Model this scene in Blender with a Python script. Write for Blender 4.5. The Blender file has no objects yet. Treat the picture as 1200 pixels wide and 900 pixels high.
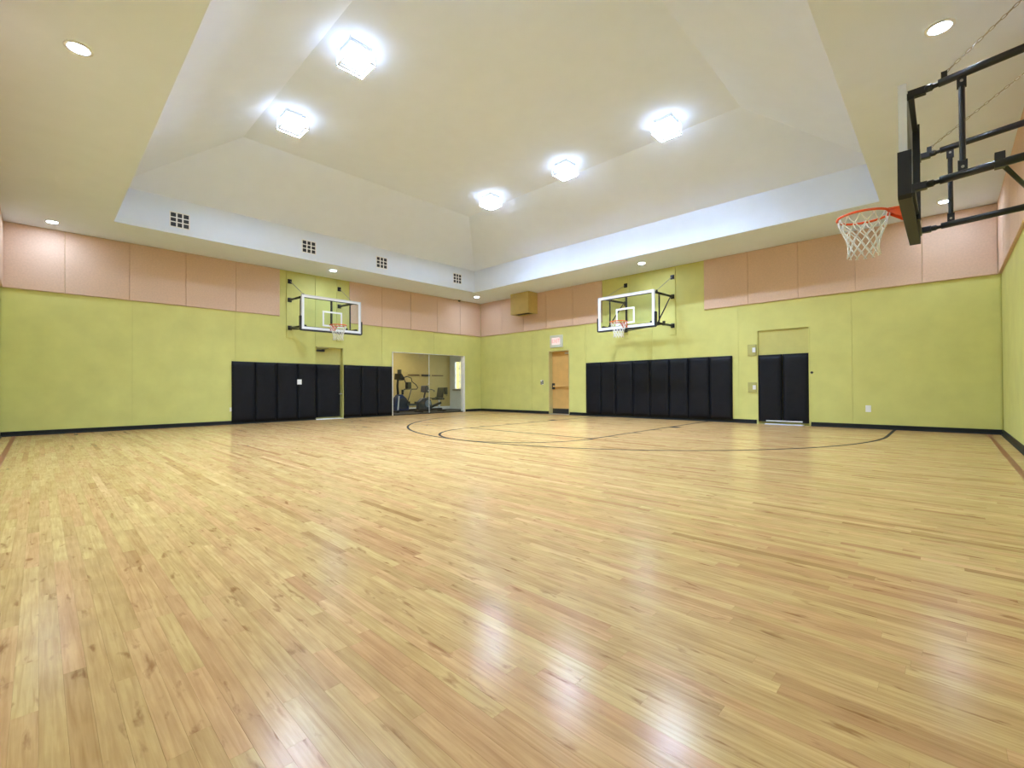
import bpy, math, random
from mathutils import Vector, Matrix

random.seed(7)
scene = bpy.context.scene
COL = scene.collection

# ------------------------------------------------------------------ camera, world, exposure
F_PX, YAW, PITCH, ROLL = 530.752, 0.76466, 0.00851, -0.0055
CAM = Vector((14.1627, -12.86939, 0.96127))
fw = Vector((-math.sin(YAW) * math.cos(PITCH), math.cos(YAW) * math.cos(PITCH), math.sin(PITCH)))
rt = Vector((math.cos(YAW), math.sin(YAW), 0))
up = rt.cross(fw)
r2 = rt * math.cos(ROLL) + up * math.sin(ROLL)
u2 = up * math.cos(ROLL) - rt * math.sin(ROLL)
cam_data = bpy.data.cameras.new('camera')
cam_data.sensor_width = 36.0
cam_data.lens = 36.0 * F_PX / 1200.0
cam_data.clip_start = 0.02
cam = bpy.data.objects.new('camera', cam_data)
M3 = Matrix((r2, u2, -fw)).transposed()
cam.matrix_world = Matrix.Translation(CAM) @ M3.to_4x4()
COL.objects.link(cam)
scene.camera = cam

world = bpy.data.worlds.new('world')
scene.world = world
world.use_nodes = True
wn = world.node_tree.nodes
wn['Background'].inputs[0].default_value = (0.75, 0.86, 1.0, 1)
wn['Background'].inputs[1].default_value = 1.1

vs = scene.view_settings
vs.view_transform = 'Standard'
vs.look = 'None'
vs.exposure = 1.76
vs.gamma = 1.0
vs.use_curve_mapping = False

LAMP_POWER = 300.0      # radiance of the lens of the caged ceiling lamps
SIDE_POWER = 3.3       # radiance of their frosted sides
SPOT_POWER = 75.0       # radiance of the recessed downlights

# ------------------------------------------------------------------ room numbers (metres)
H = 4.5                    # soffit height
LA, LB = 13.436, 14.935    # room extent along y (left wall) and x (right wall)
HP = 3.116                 # underside of the fabric panels
CX0, CX1, CY0, CY1 = 1.5755, 13.278, -11.805, -1.723      # opening of the raised ceiling
ZB = 5.28                  # top of the white fascia
ZF = 6.3                   # flat top
SL = 1.9                   # run of the slopes
WS = 0.015                 # wall surface behind the nominal plane

# ------------------------------------------------------------------ materials
def new_mat(name):
    m = bpy.data.materials.new(name)
    m.use_nodes = True
    return m, m.node_tree.nodes, m.node_tree.links, m.node_tree.nodes['Principled BSDF']

def plain(name, col, rough=0.5, metal=0.0, spec=0.5, var=0.0, scale=8.0, bump=0.0, bscale=80.0, coat=0.0):
    m, n, l, p = new_mat(name)
    p.inputs['Base Color'].default_value = (*col, 1)
    p.inputs['Roughness'].default_value = rough
    p.inputs['Metallic'].default_value = metal
    p.inputs['Specular IOR Level'].default_value = spec
    p.inputs['Coat Weight'].default_value = coat
    g = n.new('ShaderNodeNewGeometry')
    if var > 0:
        t = n.new('ShaderNodeTexNoise'); t.inputs['Scale'].default_value = scale; t.inputs['Detail'].default_value = 4
        l.new(g.outputs['Position'], t.inputs['Vector'])
        r = n.new('ShaderNodeValToRGB')
        r.color_ramp.elements[0].position = 0.3; r.color_ramp.elements[1].position = 0.7
        r.color_ramp.elements[0].color = (*[c * (1 - var) for c in col], 1)
        r.color_ramp.elements[1].color = (*[min(1, c * (1 + var)) for c in col], 1)
        l.new(t.outputs['Fac'], r.inputs['Fac']); l.new(r.outputs['Color'], p.inputs['Base Color'])
    if bump > 0:
        t2 = n.new('ShaderNodeTexNoise'); t2.inputs['Scale'].default_value = bscale; t2.inputs['Detail'].default_value = 3
        l.new(g.outputs['Position'], t2.inputs['Vector'])
        b = n.new('ShaderNodeBump'); b.inputs['Strength'].default_value = bump; b.inputs['Distance'].default_value = 0.01
        l.new(t2.outputs['Fac'], b.inputs['Height']); l.new(b.outputs['Normal'], p.inputs['Normal'])
    return m

def emit(name, col, strength):
    m = bpy.data.materials.new(name); m.use_nodes = True
    n = m.node_tree.nodes; l = m.node_tree.links
    n.remove(n['Principled BSDF'])
    e = n.new('ShaderNodeEmission'); e.inputs[0].default_value = (*col, 1); e.inputs[1].default_value = strength
    l.new(e.outputs[0], n['Material Output'].inputs[0])
    return m

def glass(name, tint=(1, 1, 1), refl=1.0):
    m = bpy.data.materials.new(name); m.use_nodes = True
    n = m.node_tree.nodes; l = m.node_tree.links
    n.remove(n['Principled BSDF'])
    t = n.new('ShaderNodeBsdfTransparent'); t.inputs[0].default_value = (*tint, 1)
    g = n.new('ShaderNodeBsdfGlossy'); g.inputs['Roughness'].default_value = 0.02
    f = n.new('ShaderNodeFresnel'); f.inputs['IOR'].default_value = 1.45
    mu = n.new('ShaderNodeMath'); mu.operation = 'MULTIPLY'; mu.inputs[1].default_value = refl
    x = n.new('ShaderNodeMixShader')
    gm = n.new('ShaderNodeNewGeometry'); io = n.new('ShaderNodeMapRange')      # same index on both faces of a pane
    io.inputs['To Min'].default_value = 1.45; io.inputs['To Max'].default_value = 1 / 1.45
    l.new(gm.outputs['Backfacing'], io.inputs['Value']); l.new(io.outputs[0], f.inputs['IOR'])
    l.new(f.outputs[0], mu.inputs[0]); l.new(mu.outputs[0], x.inputs[0])
    l.new(t.outputs[0], x.inputs[1]); l.new(g.outputs[0], x.inputs[2])
    l.new(x.outputs[0], n['Material Output'].inputs[0])
    return m

def floor_mat():
    m, n, l, p = new_mat('maple_strip')
    a = n.new('ShaderNodeAttribute'); a.attribute_name = 'tone'
    sep = n.new('ShaderNodeSeparateColor'); l.new(a.outputs['Color'], sep.inputs[0])
    ramp = n.new('ShaderNodeValToRGB')
    cr = ramp.color_ramp
    cr.elements[0].position = 0.0; cr.elements[0].color = (0.40, 0.23, 0.095, 1)
    cr.elements[1].position = 1.0; cr.elements[1].color = (0.75, 0.56, 0.265, 1)
    for pos, c in ((0.16, (0.51, 0.32, 0.135)), (0.45, (0.61, 0.415, 0.18)), (0.75, (0.67, 0.475, 0.21))):
        e = cr.elements.new(pos); e.color = (*c, 1)
    l.new(sep.outputs[0], ramp.inputs['Fac'])
    # hue drift between pinkish and yellow boards
    pk = n.new('ShaderNodeMix'); pk.data_type = 'RGBA'; pk.blend_type = 'MULTIPLY'
    pk.inputs['B'].default_value = (1.04, 0.92, 1.02, 1)
    l.new(sep.outputs[1], pk.inputs['Factor']); l.new(ramp.outputs['Color'], pk.inputs['A'])
    # grain along x, shifted per board
    g = n.new('ShaderNodeNewGeometry')
    mp = n.new('ShaderNodeMapping'); mp.inputs['Scale'].default_value = (1.6, 34.0, 1.0)
    off = n.new('ShaderNodeCombineXYZ'); mul = n.new('ShaderNodeMath'); mul.operation = 'MULTIPLY'; mul.inputs[1].default_value = 91.0
    l.new(sep.outputs[2], mul.inputs[0]); l.new(mul.outputs[0], off.inputs[0]); l.new(mul.outputs[0], off.inputs[2])
    add = n.new('ShaderNodeVectorMath'); add.operation = 'ADD'
    l.new(g.outputs['Position'], add.inputs[0]); l.new(off.outputs[0], add.inputs[1]); l.new(add.outputs[0], mp.inputs['Vector'])
    t = n.new('ShaderNodeTexNoise'); t.inputs['Scale'].default_value = 2.2; t.inputs['Detail'].default_value = 6; t.inputs['Distortion'].default_value = 0.6
    l.new(mp.outputs[0], t.inputs['Vector'])
    gr = n.new('ShaderNodeValToRGB'); gr.color_ramp.elements[0].position = 0.28; gr.color_ramp.elements[1].position = 0.62
    gr.color_ramp.elements[0].color = (0.74, 0.65, 0.56, 1); gr.color_ramp.elements[1].color = (1, 1, 1, 1)
    l.new(t.outputs['Fac'], gr.inputs['Fac'])
    mg = n.new('ShaderNodeMix'); mg.data_type = 'RGBA'; mg.blend_type = 'MULTIPLY'; mg.inputs['Factor'].default_value = 0.8
    l.new(pk.outputs['Result'], mg.inputs['A']); l.new(gr.outputs['Color'], mg.inputs['B'])
    # mineral streaks and knots
    mp2 = n.new('ShaderNodeMapping'); mp2.inputs['Scale'].default_value = (3.2, 13.0, 1.0)
    l.new(add.outputs[0], mp2.inputs['Vector'])
    t2 = n.new('ShaderNodeTexNoise'); t2.inputs['Scale'].default_value = 1.9; t2.inputs['Detail'].default_value = 5; t2.inputs['Distortion'].default_value = 0.35
    l.new(mp2.outputs[0], t2.inputs['Vector'])
    kr = n.new('ShaderNodeValToRGB'); kr.color_ramp.elements[0].position = 0.28; kr.color_ramp.elements[1].position = 0.39
    kr.color_ramp.elements[0].color = (0.55, 0.42, 0.34, 1); kr.color_ramp.elements[1].color = (1, 1, 1, 1)
    l.new(t2.outputs['Fac'], kr.inputs['Fac'])
    t4 = n.new('ShaderNodeTexNoise'); t4.inputs['Scale'].default_value = 1.0; t4.inputs['Detail'].default_value = 4
    mp4 = n.new('ShaderNodeMapping'); mp4.inputs['Scale'].default_value = (5.0, 11.0, 1.0)
    l.new(add.outputs[0], mp4.inputs['Vector']); l.new(mp4.outputs[0], t4.inputs['Vector'])
    br = n.new('ShaderNodeValToRGB'); br.color_ramp.elements[0].position = 0.3; br.color_ramp.elements[1].position = 0.7
    br.color_ramp.elements[0].color = (0.84, 0.78, 0.70, 1); br.color_ramp.elements[1].color = (1.06, 1.04, 1.0, 1)
    l.new(t4.outputs['Fac'], br.inputs['Fac'])
    mb = n.new('ShaderNodeMix'); mb.data_type = 'RGBA'; mb.blend_type = 'MULTIPLY'; mb.inputs['Factor'].default_value = 0.8
    l.new(mg.outputs['Result'], mb.inputs['A']); l.new(br.outputs['Color'], mb.inputs['B'])
    mk = n.new('ShaderNodeMix'); mk.data_type = 'RGBA'; mk.blend_type = 'MULTIPLY'; mk.inputs['Factor'].default_value = 0.85
    l.new(mb.outputs['Result'], mk.inputs['A']); l.new(kr.outputs['Color'], mk.inputs['B'])
    l.new(mk.outputs['Result'], p.inputs['Base Color'])
    # satin varnish with scuffs
    t3 = n.new('ShaderNodeTexNoise'); t3.inputs['Scale'].default_value = 1.3; t3.inputs['Detail'].default_value = 5
    l.new(g.outputs['Position'], t3.inputs['Vector'])
    mr = n.new('ShaderNodeMapRange'); mr.inputs['To Min'].default_value = 0.18; mr.inputs['To Max'].default_value = 0.27
    l.new(t3.outputs['Fac'], mr.inputs['Value']); l.new(mr.outputs[0], p.inputs['Roughness'])
    p.inputs['Specular IOR Level'].default_value = 0.2
    b = n.new('ShaderNodeBump'); b.inputs['Strength'].default_value = 0.05; b.inputs['Distance'].default_value = 0.004
    l.new(t.outputs['Fac'], b.inputs['Height']); l.new(b.outputs['Normal'], p.inputs['Normal'])
    return m

MT = {}
MT['maple'] = floor_mat()
MT['subfloor'] = plain('dark_joint', (0.25, 0.15, 0.07), 0.8)
MT['green'] = plain('lime_paint', (0.64, 0.63, 0.21), 0.55, var=0.05, scale=2.2, bump=0.12, bscale=110, spec=0.35)
MT['green_dull'] = plain('lime_paint_door', (0.56, 0.53, 0.17), 0.5, var=0.03, bump=0.08)
MT['olive'] = plain('olive_paint', (0.42, 0.40, 0.13), 0.5, var=0.03)
MT['fabric'] = plain('pink_beige_fabric', (0.71, 0.505, 0.375), 0.95, var=0.05, scale=30, bump=0.35, bscale=350, spec=0.1)
MT['white'] = plain('white_ceiling_paint', (0.755, 0.825, 0.96), 0.85, var=0.012, scale=3, bump=0.25, bscale=160, spec=0.2)
MT['trim_white'] = plain('white_trim', (0.82, 0.82, 0.80), 0.4)
MT['cover'] = plain('black_rubber_base', (0.010, 0.012, 0.012), 0.55, spec=0.25, var=0.2, scale=5)
MT['vinyl'] = plain('black_vinyl', (0.006, 0.007, 0.011), 0.5, var=0.15, scale=6, bump=0.2, bscale=14, spec=0.22)
MT['black_steel'] = plain('black_steel', (0.012, 0.012, 0.014), 0.35, spec=0.5, var=0.1, scale=20)
MT['black_pad'] = plain('black_foam_pad', (0.010, 0.011, 0.016), 0.5, var=0.1)
MT['zinc'] = plain('zinc_chain', (0.42, 0.40, 0.36), 0.4, metal=0.9, var=0.1, scale=40)
MT['orange'] = plain('orange_enamel', (0.78, 0.10, 0.018), 0.35, var=0.06, scale=20)
MT['net'] = plain('white_cord', (0.80, 0.80, 0.77), 0.8, var=0.04, scale=50)
MT['alu'] = plain('white_aluminium', (0.72, 0.74, 0.78), 0.35, var=0.02)
MT['board_white'] = plain('white_border_print', (0.86, 0.88, 0.92), 0.4, var=0.02)
MT['glass'] = glass('clear_glass', (0.95, 0.985, 0.96), 1.0)
MT['partition_glass'] = glass('partition_glass', (0.95, 0.97, 0.96), 1.0)
MT['line_black'] = plain('black_court_paint', (0.020, 0.013, 0.009), 0.8, spec=0.08, var=0.15, scale=9)
MT['line_red'] = plain('red_brown_court_paint', (0.27, 0.11, 0.045), 0.5, spec=0.25, var=0.15, scale=9)
MT['lamp'] = emit('lamp_glow', (0.76, 0.95, 1.26), LAMP_POWER)
MT['lamp_side'] = emit('lamp_side_glow', (0.76, 0.95, 1.26), SIDE_POWER)
MT['spot'] = emit('downlight_glow', (0.76, 0.95, 1.26), SPOT_POWER)
MT['wire'] = plain('white_wire', (0.80, 0.82, 0.84), 0.35, var=0.02)
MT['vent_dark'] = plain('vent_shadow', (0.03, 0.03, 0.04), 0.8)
MT['maple_door'] = plain('maple_veneer', (0.66, 0.40, 0.13), 0.45, var=0.06, scale=4, bump=0.05)
MT['frame_tan'] = plain('tan_door_frame', (0.60, 0.52, 0.22), 0.45, var=0.03)
MT['duct_box'] = plain('tan_painted_box', (0.60, 0.46, 0.17), 0.6, var=0.05, scale=5)
MT['steel'] = plain('brushed_steel', (0.55, 0.55, 0.53), 0.35, metal=0.85, var=0.05, scale=30)
MT['dark_plastic'] = plain('dark_plastic', (0.02, 0.02, 0.022), 0.4, var=0.1)
MT['plate_white'] = plain('white_plastic', (0.82, 0.82, 0.80), 0.4, var=0.01)
MT['grey_plastic'] = plain('grey_plastic', (0.06, 0.07, 0.085), 0.4, var=0.06)
MT['light_grey'] = plain('light_grey_plastic', (0.22, 0.26, 0.31), 0.4, var=0.05)
MT['blue_plastic'] = plain('navy_plastic', (0.03, 0.05, 0.14), 0.35, var=0.1)
MT['tan_wall'] = plain('tan_paint', (0.55, 0.42, 0.16), 0.7, var=0.04, scale=3, bump=0.1)
MT['pale_wall'] = plain('pale_grey_paint', (0.74, 0.80, 0.85), 0.7, var=0.03, scale=3)
MT['rubber'] = plain('dark_rubber_floor', (0.03, 0.03, 0.032), 0.6, var=0.3, scale=60)
MT['stucco'] = plain('yellow_stucco', (0.85, 0.60, 0.20), 0.8, var=0.06, scale=6, bump=0.2)
MT['wood_rail'] = plain('brown_wood', (0.13, 0.055, 0.02), 0.5, var=0.15, scale=12)
MT['sign_grey'] = plain('pale_sign_plastic', (0.62, 0.64, 0.55), 0.4, var=0.02)
MT['exit_face'] = emit('exit_face', (1.0, 0.78, 0.70), 0.33)
MT['exit_red'] = emit('exit_letters', (1.0, 0.25, 0.2), 0.3)
MT['added_room_light'] = emit('added_panel_glow', (1.0, 0.93, 0.8), 6.5)  # glow of the added, unseen light in the exercise room
MT['ground'] = plain('outside_paving', (0.5, 0.48, 0.45), 0.9, var=0.1)

# ------------------------------------------------------------------ mesh builder
class MB:
    def __init__(s): s.v = []; s.f = []
    def add(s, vs_, fs): 
        k = len(s.v); s.v += [tuple(v) for v in vs_]; s.f += [tuple(i + k for i in f) for f in fs]; return s
    def box(s, x0, y0, z0, x1, y1, z1):
        x0, x1 = min(x0, x1), max(x0, x1); y0, y1 = min(y0, y1), max(y0, y1); z0, z1 = min(z0, z1), max(z0, z1)
        return s.add([(x0, y0, z0), (x1, y0, z0), (x1, y1, z0), (x0, y1, z0), (x0, y0, z1), (x1, y0, z1), (x1, y1, z1), (x0, y1, z1)],
                     [(0, 3, 2, 1), (4, 5, 6, 7), (0, 1, 5, 4), (1, 2, 6, 5), (2, 3, 7, 6), (3, 0, 4, 7)])
    def pillow(s, x0, y0, z0, x1, y1, z1, b):
        """box with chamfered edges on the y1 (front) side"""
        return s.add([(x0, y0, z0), (x1, y0, z0), (x1, y0, z1), (x0, y0, z1),
                      (x0, y1 - math.copysign(b, y1 - y0), z0), (x1, y1 - math.copysign(b, y1 - y0), z0), (x1, y1 - math.copysign(b, y1 - y0), z1), (x0, y1 - math.copysign(b, y1 - y0), z1),
                      (x0 + b, y1, z0 + b), (x1 - b, y1, z0 + b), (x1 - b, y1, z1 - b), (x0 + b, y1, z1 - b)],
                     [(0, 1, 2, 3), (0, 4, 5, 1), (1, 5, 6, 2), (2, 6, 7, 3), (3, 7, 4, 0), (4, 8, 9, 5), (5, 9, 10, 6), (6, 10, 11, 7), (7, 11, 8, 4), (8, 11, 10, 9)])
    def tube(s, pts, r, n=8, closed=False, rs=None):
        pts = [Vector(p) for p in pts]; m = len(pts); k = len(s.v)
        prev = None
        for i, p in enumerate(pts):
            if closed: t = pts[(i + 1) % m] - pts[i - 1]
            else: t = pts[min(i + 1, m - 1)] - pts[max(i - 1, 0)]
            t.normalize()
            if prev is None:
                a = Vector((0, 0, 1)) if abs(t.z) < 0.9 else Vector((1, 0, 0))
                u = t.cross(a).normalized()
            else:
                u = (prev - t * prev.dot(t)).normalized()
            prev = u; w = t.cross(u)
            rr = rs[i] if rs else r
            for j in range(n):
                an = 2 * math.pi * j / n
                s.v.append(tuple(p + (u * math.cos(an) + w * math.sin(an)) * rr))
        for i in range(m if closed else m - 1):
            i2 = (i + 1) % m
            for j in range(n):
                j2 = (j + 1) % n
                s.f.append((k + i * n + j, k + i2 * n + j, k + i2 * n + j2, k + i * n + j2))
        if not closed:
            s.f.append(tuple(k + j for j in range(n)))
            s.f.append(tuple(k + (m - 1) * n + j for j in reversed(range(n))))
        return s
    def bar(s, p, q, w, h):
        """rectangular bar from p to q, w across horizontally, h vertically"""
        p, q = Vector(p), Vector(q); t = (q - p).normalized()
        a = Vector((0, 0, 1)) if abs(t.z) < 0.95 else Vector((0, 1, 0))
        x = t.cross(a).normalized() * w / 2; y = x.cross(t).normalized() * h / 2
        c = [p - x - y, p + x - y, p + x + y, p - x + y, q - x - y, q + x - y, q + x + y, q - x + y]
        return s.add(c, [(0, 1, 2, 3), (7, 6, 5, 4), (0, 4, 5, 1), (1, 5, 6, 2), (2, 6, 7, 3), (3, 7, 4, 0)])
    def disc(s, c, ax, r, h, n=20, r2=None):
        c = Vector(c); ax = Vector(ax).normalized()
        return s.tube([c, c + ax * h], r, n, rs=[r, r if r2 is None else r2])
    def prism(s, poly, y0, y1):
        """polygon in x-z extruded along y"""
        n = len(poly)
        return s.add([(x, y0, z) for x, z in poly] + [(x, y1, z) for x, z in poly],
                     [tuple(range(n)), tuple(reversed(range(n, 2 * n)))] + [(i, i + n, (i + 1) % n + n, (i + 1) % n) for i in range(n)])
    def loft(s, rings):
        n = len(rings[0]); k = len(s.v)
        for r in rings: s.v += [tuple(p) for p in r]
        for i in range(len(rings) - 1):
            for j in range(n):
                j2 = (j + 1) % n
                s.f.append((k + i * n + j, k + i * n + j2, k + (i + 1) * n + j2, k + (i + 1) * n + j))
        s.f.append(tuple(reversed(range(k, k + n)))); e = k + (len(rings) - 1) * n; s.f.append(tuple(range(e, e + n)))
        return s
    def mesh(s, name, mat):
        me = bpy.data.meshes.new(name); me.from_pydata(s.v, [], s.f); me.update()
        import bmesh
        bm = bmesh.new(); bm.from_mesh(me); bmesh.ops.recalc_face_normals(bm, faces=bm.faces); bm.to_mesh(me); bm.free()
        if mat: me.materials.append(MT[mat] if isinstance(mat, str) else mat)
        return me
    def build(s, name, mat, parent=None, bevel=0.0, smooth=False, seg=2):
        o = bpy.data.objects.new(name, s.mesh(name, mat)); COL.objects.link(o)
        if parent: o.parent = parent
        if smooth:
            for p in o.data.polygons: p.use_smooth = len(p.vertices) <= 4
        if bevel:
            b = o.modifiers.new('bevel', 'BEVEL'); b.width = bevel; b.segments = seg; b.limit_method = 'ANGLE'
        return o

def tag(o, label, cat=None, group=None, kind=None):
    if label: o['label'] = label
    if cat: o['category'] = cat
    if group: o['group'] = group
    if kind: o['kind'] = kind
    return o

def thing(name, label, cat, loc=(0, 0, 0), rz=0.0, group=None, kind=None):
    o = bpy.data.objects.new(name, None); COL.objects.link(o)
    o.empty_display_size = 0.1
    o.location = loc; o.rotation_euler = (0, 0, rz)
    return tag(o, label, cat, group, kind)

def copy_tree(o, loc, label):
    c = o.copy(); COL.objects.link(c); c.location = loc; c['label'] = label
    for ch in list(o.children):
        d = ch.copy(); COL.objects.link(d); d.parent = c
        for g in list(ch.children):
            e = g.copy(); COL.objects.link(e); e.parent = d
    return c

def cells(a0, a1, z0, z1, holes):
    """the rectangle a0..a1 by z0..z1 without the holes, as few rectangles"""
    xs = sorted({a0, a1, *[min(max(h[i], a0), a1) for h in holes for i in (0, 1)]})
    out = []
    for i in range(len(xs) - 1):
        m = (xs[i] + xs[i + 1]) / 2
        hs = sorted((h[2], h[3]) for h in holes if h[0] < m < h[1])
        z = z0
        for b, t in hs:
            if b > z: out.append((xs[i], xs[i + 1], z, min(b, z1)))
            z = max(z, t)
        if z < z1: out.append((xs[i], xs[i + 1], z, z1))
    return out

# ------------------------------------------------------------------ floor
def make_floor():
    base = MB().box(-0.0, -LA, -0.12, LB, 0.0, -0.006).build('floor', 'subfloor')
    tag(base, 'varnished maple strip floor of the basketball court', 'floor', kind='structure')
    W = 0.0572
    rows = int(math.ceil(LA / W))
    boards = []
    rnd = random.Random(11)
    for r in range(rows):
        y1 = -r * W; y0 = max(-LA, y1 - W)
        x = -rnd.uniform(0, 1.2)
        while x < LB:
            L = rnd.choice((0.35, 0.5, 0.65, 0.8, 0.95, 1.1, 1.3, 1.6)) * rnd.uniform(0.85, 1.15)
            a, b = max(0, x), min(LB, x + L)
            if b - a > 0.02: boards.append((a, b, y0, y1))
            x += L
    def px(x, y):
        d = Vector((x, y, 0)) - CAM; z = d.dot(fw)
        if z < 0.05: return None
        return (600 + F_PX * d.dot(r2) / z, 450 - F_PX * d.dot(u2) / z)
    def area(bd):
        a, b, y0, y1 = bd; q = []
        for k in range(9):
            x = a + (b - a) * k / 8
            p0, p1 = px(x, y0), px(x, y1)
            if p0 and p1 and 0 <= (p0[0] + p1[0]) / 2 <= 1200 and 0 <= (p0[1] + p1[1]) / 2 <= 900: q.append((p0, p1))
        s = 0
        for (p, q_), (p2, q2) in zip(q, q[1:]):
            P = [p, q_, q2, p2]
            s += abs(sum(P[i][0] * P[(i + 1) % 4][1] - P[(i + 1) % 4][0] * P[i][1] for i in range(4))) / 2
        return s
    order = sorted(range(len(boards)), key=lambda i: -area(boards[i]))
    near = set(order[:300])
    def tone(): 
        t = rnd.betavariate(5.0, 3.6)
        if rnd.random() < 0.035: t = rnd.uniform(0.08, 0.25)
        return (t, rnd.random() ** 1.9, rnd.random())
    G = 0.00012
    def make(name, idx, kind=None):
        v, f, c = [], [], []
        for i in idx:
            a, b, y0, y1 = boards[i]; k = len(v); z = rnd.uniform(-0.00015, 0.0)
            x0, x1, u0, u1 = a + G, b - G, y0 + G, y1 - G; e = 0.0003
            v += [(x0, u0, -0.006), (x1, u0, -0.006), (x1, u1, -0.006), (x0, u1, -0.006), (x0, u0, z - e), (x1, u0, z - e), (x1, u1, z - e), (x0, u1, z - e),
                  (x0 + e, u0 + e, z), (x1 - e, u0 + e, z), (x1 - e, u1 - e, z), (x0 + e, u1 - e, z)]
            f += [(k, k + 1, k + 5, k + 4), (k + 1, k + 2, k + 6, k + 5), (k + 2, k + 3, k + 7, k + 6), (k + 3, k, k + 4, k + 7),
                  (k + 4, k + 5, k + 9, k + 8), (k + 5, k + 6, k + 10, k + 9), (k + 6, k + 7, k + 11, k + 10), (k + 7, k + 4, k + 8, k + 11), (k + 8, k + 9, k + 10, k + 11)]
            t = tone(); c += [t] * 12
        me = bpy.data.meshes.new(name); me.from_pydata(v, [], f)
        at = me.attributes.new('tone', 'FLOAT_COLOR', 'POINT')
        at.data.foreach_set('color', [x for t in c for x in (*t, 1.0)])
        me.materials.append(MT['maple']); me.update()
        o = bpy.data.objects.new(name, me); COL.objects.link(o); o.parent = base
        if kind: o['kind'] = kind
        return o
    for i in sorted(near): make('plank', [i])
    make('floor_planks', [i for i in range(len(boards)) if i not in near], 'stuff')
    # painted lines
    def ring(name, cx, cy, r, a0, a1, mat, n=72, w=0.055, z=0.0012, tail=()):
        m = MB(); pts = []
        for k in range(n + 1):
            a = a0 + (a1 - a0) * k / n
            pts.append((Vector((cx + r * math.cos(a), cy + r * math.sin(a), 0)), Vector((math.cos(a), math.sin(a), 0))))
        if tail:
            pts = [(Vector((pts[0][0].x, tail[0], 0)), pts[0][1])] + pts + [(Vector((pts[-1][0].x, tail[1], 0)), pts[-1][1])]
        vs_, fs = [], []
        for p, nrm in pts:
            for s_ in (-w / 2, w / 2):
                q = p + nrm * s_; vs_ += [(q.x, q.y, -0.001), (q.x, q.y, z)]
        for i in range(len(pts) - 1):
            k = 4 * i
            fs += [(k + 1, k + 3, k + 7, k + 5), (k, k + 1, k + 5, k + 4), (k + 2, k + 6, k + 7, k + 3)]
        m.add(vs_, fs)
        return m.build(name, mat, base)
    ring('three_point_line', 7.62, -1.75, 5.72, math.pi, 2 * math.pi, 'line_black', 96, tail=(-0.02, -0.02))['label'] = 'thin black three-point arc'
    ring('free_throw_arc', 7.605, -5.69, 1.775, math.pi, 2 * math.pi, 'line_black')['label'] = 'thin black free-throw half circle'
    for x in (5.855, 9.36):
        MB().box(x - 0.027, -5.725, -0.001, x + 0.027, -0.02, 0.0012).build('lane_line', 'line_black', base)
    MB().box(5.855, -5.72, -0.001, 9.36, -5.665, 0.0012).build('free_throw_line', 'line_black', base)
    for s_, x in ((-1, 5.83), (1, 9.385)):
        for y, w in ((-2.36, 0.26), (-3.3, 0.05), (-4.22, 0.05), (-5.17, 0.05)):
            MB().box(x, y - w / 2, -0.001, x + s_ * 0.2, y + w / 2, 0.0012).build('lane_mark', 'line_black', base)
    MB().box(LB - 0.188 - 0.028, -LA, -0.001, LB - 0.188 + 0.028, -0.02, 0.0012).build('boundary_line', 'line_red', base)
    MB().box(0.02, -LA + 0.196 - 0.028, -0.001, LB, -LA + 0.196 + 0.028, 0.0012).build('boundary_line', 'line_red', base)
make_floor()

# ------------------------------------------------------------------ walls
DOOR1 = (-6.913, -6.03, 0.0, 2.295)      # left wall: padded door
GLASS = (-4.225, -0.87, 0.0, 2.27)       # left wall: glazed opening
DOOR2 = (3.672, 4.60, 0.0, 2.295)        # right wall: exit door
DOOR3 = (10.616, 11.785, 0.0, 2.425)     # right wall: padded door
T = 0.20

def make_wall(name, label, axis, plane, sgn, a0, a1, holes, seams):
    """axis 'x' : wall in the plane x = plane ; sgn points into the room"""
    def put(m, c, d0, d1):
        a, b, z0, z1 = c
        if axis == 'x': m.box(plane + sgn * d0, a, z0, plane + sgn * d1, b, z1)
        else: m.box(a, plane + sgn * d0, z0, b, plane + sgn * d1, z1)
    m = MB()
    for c in cells(a0 - T, a1 + T, 0 - 0.12, H + 0.02, holes): put(m, c, -T, -WS - 0.012)
    w = tag(m.build(name, 'green'), label, 'wall', kind='structure')
    ss = [a0] + list(seams) + [a1]
    for i in range(len(ss) - 1):
        m = MB(); g0 = 0 if i == 0 else 0.004; g1 = 0 if i == len(ss) - 2 else 0.004
        for c in cells(ss[i] + g0, ss[i + 1] - g1, 0.0, H, holes): put(m, c, -WS - 0.0125, -WS)
        m.build('wall_panel', 'green', w)
    return w

wl = make_wall('wall_left', 'lime green far left wall of the court with padded door and glazed opening', 'x', 0.0, 1, -LA, 0.0, [DOOR1, GLASS], (-11.33, -9.13, -6.93, -4.62, -2.4))
wr = make_wall('wall_right', 'lime green far right wall of the court with wooden exit door', 'y', 0.0, -1, 0.0, LB, [DOOR2, DOOR3], (2.85, 5.29, 7.73, 10.17, 12.61))
wnl = make_wall('wall_near_left', 'lime green wall at the left picture edge', 'y', -LA, 1, 0.0, LB, [], (2.44, 4.88, 7.32, 9.76, 12.2))
wnr = make_wall('wall_near_right', 'lime green wall at the right picture edge behind the nearest hoop', 'x', LB, -1, -LA, 0.0, [], (-11.0, -8.56, -6.12, -3.68, -1.24))

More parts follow.
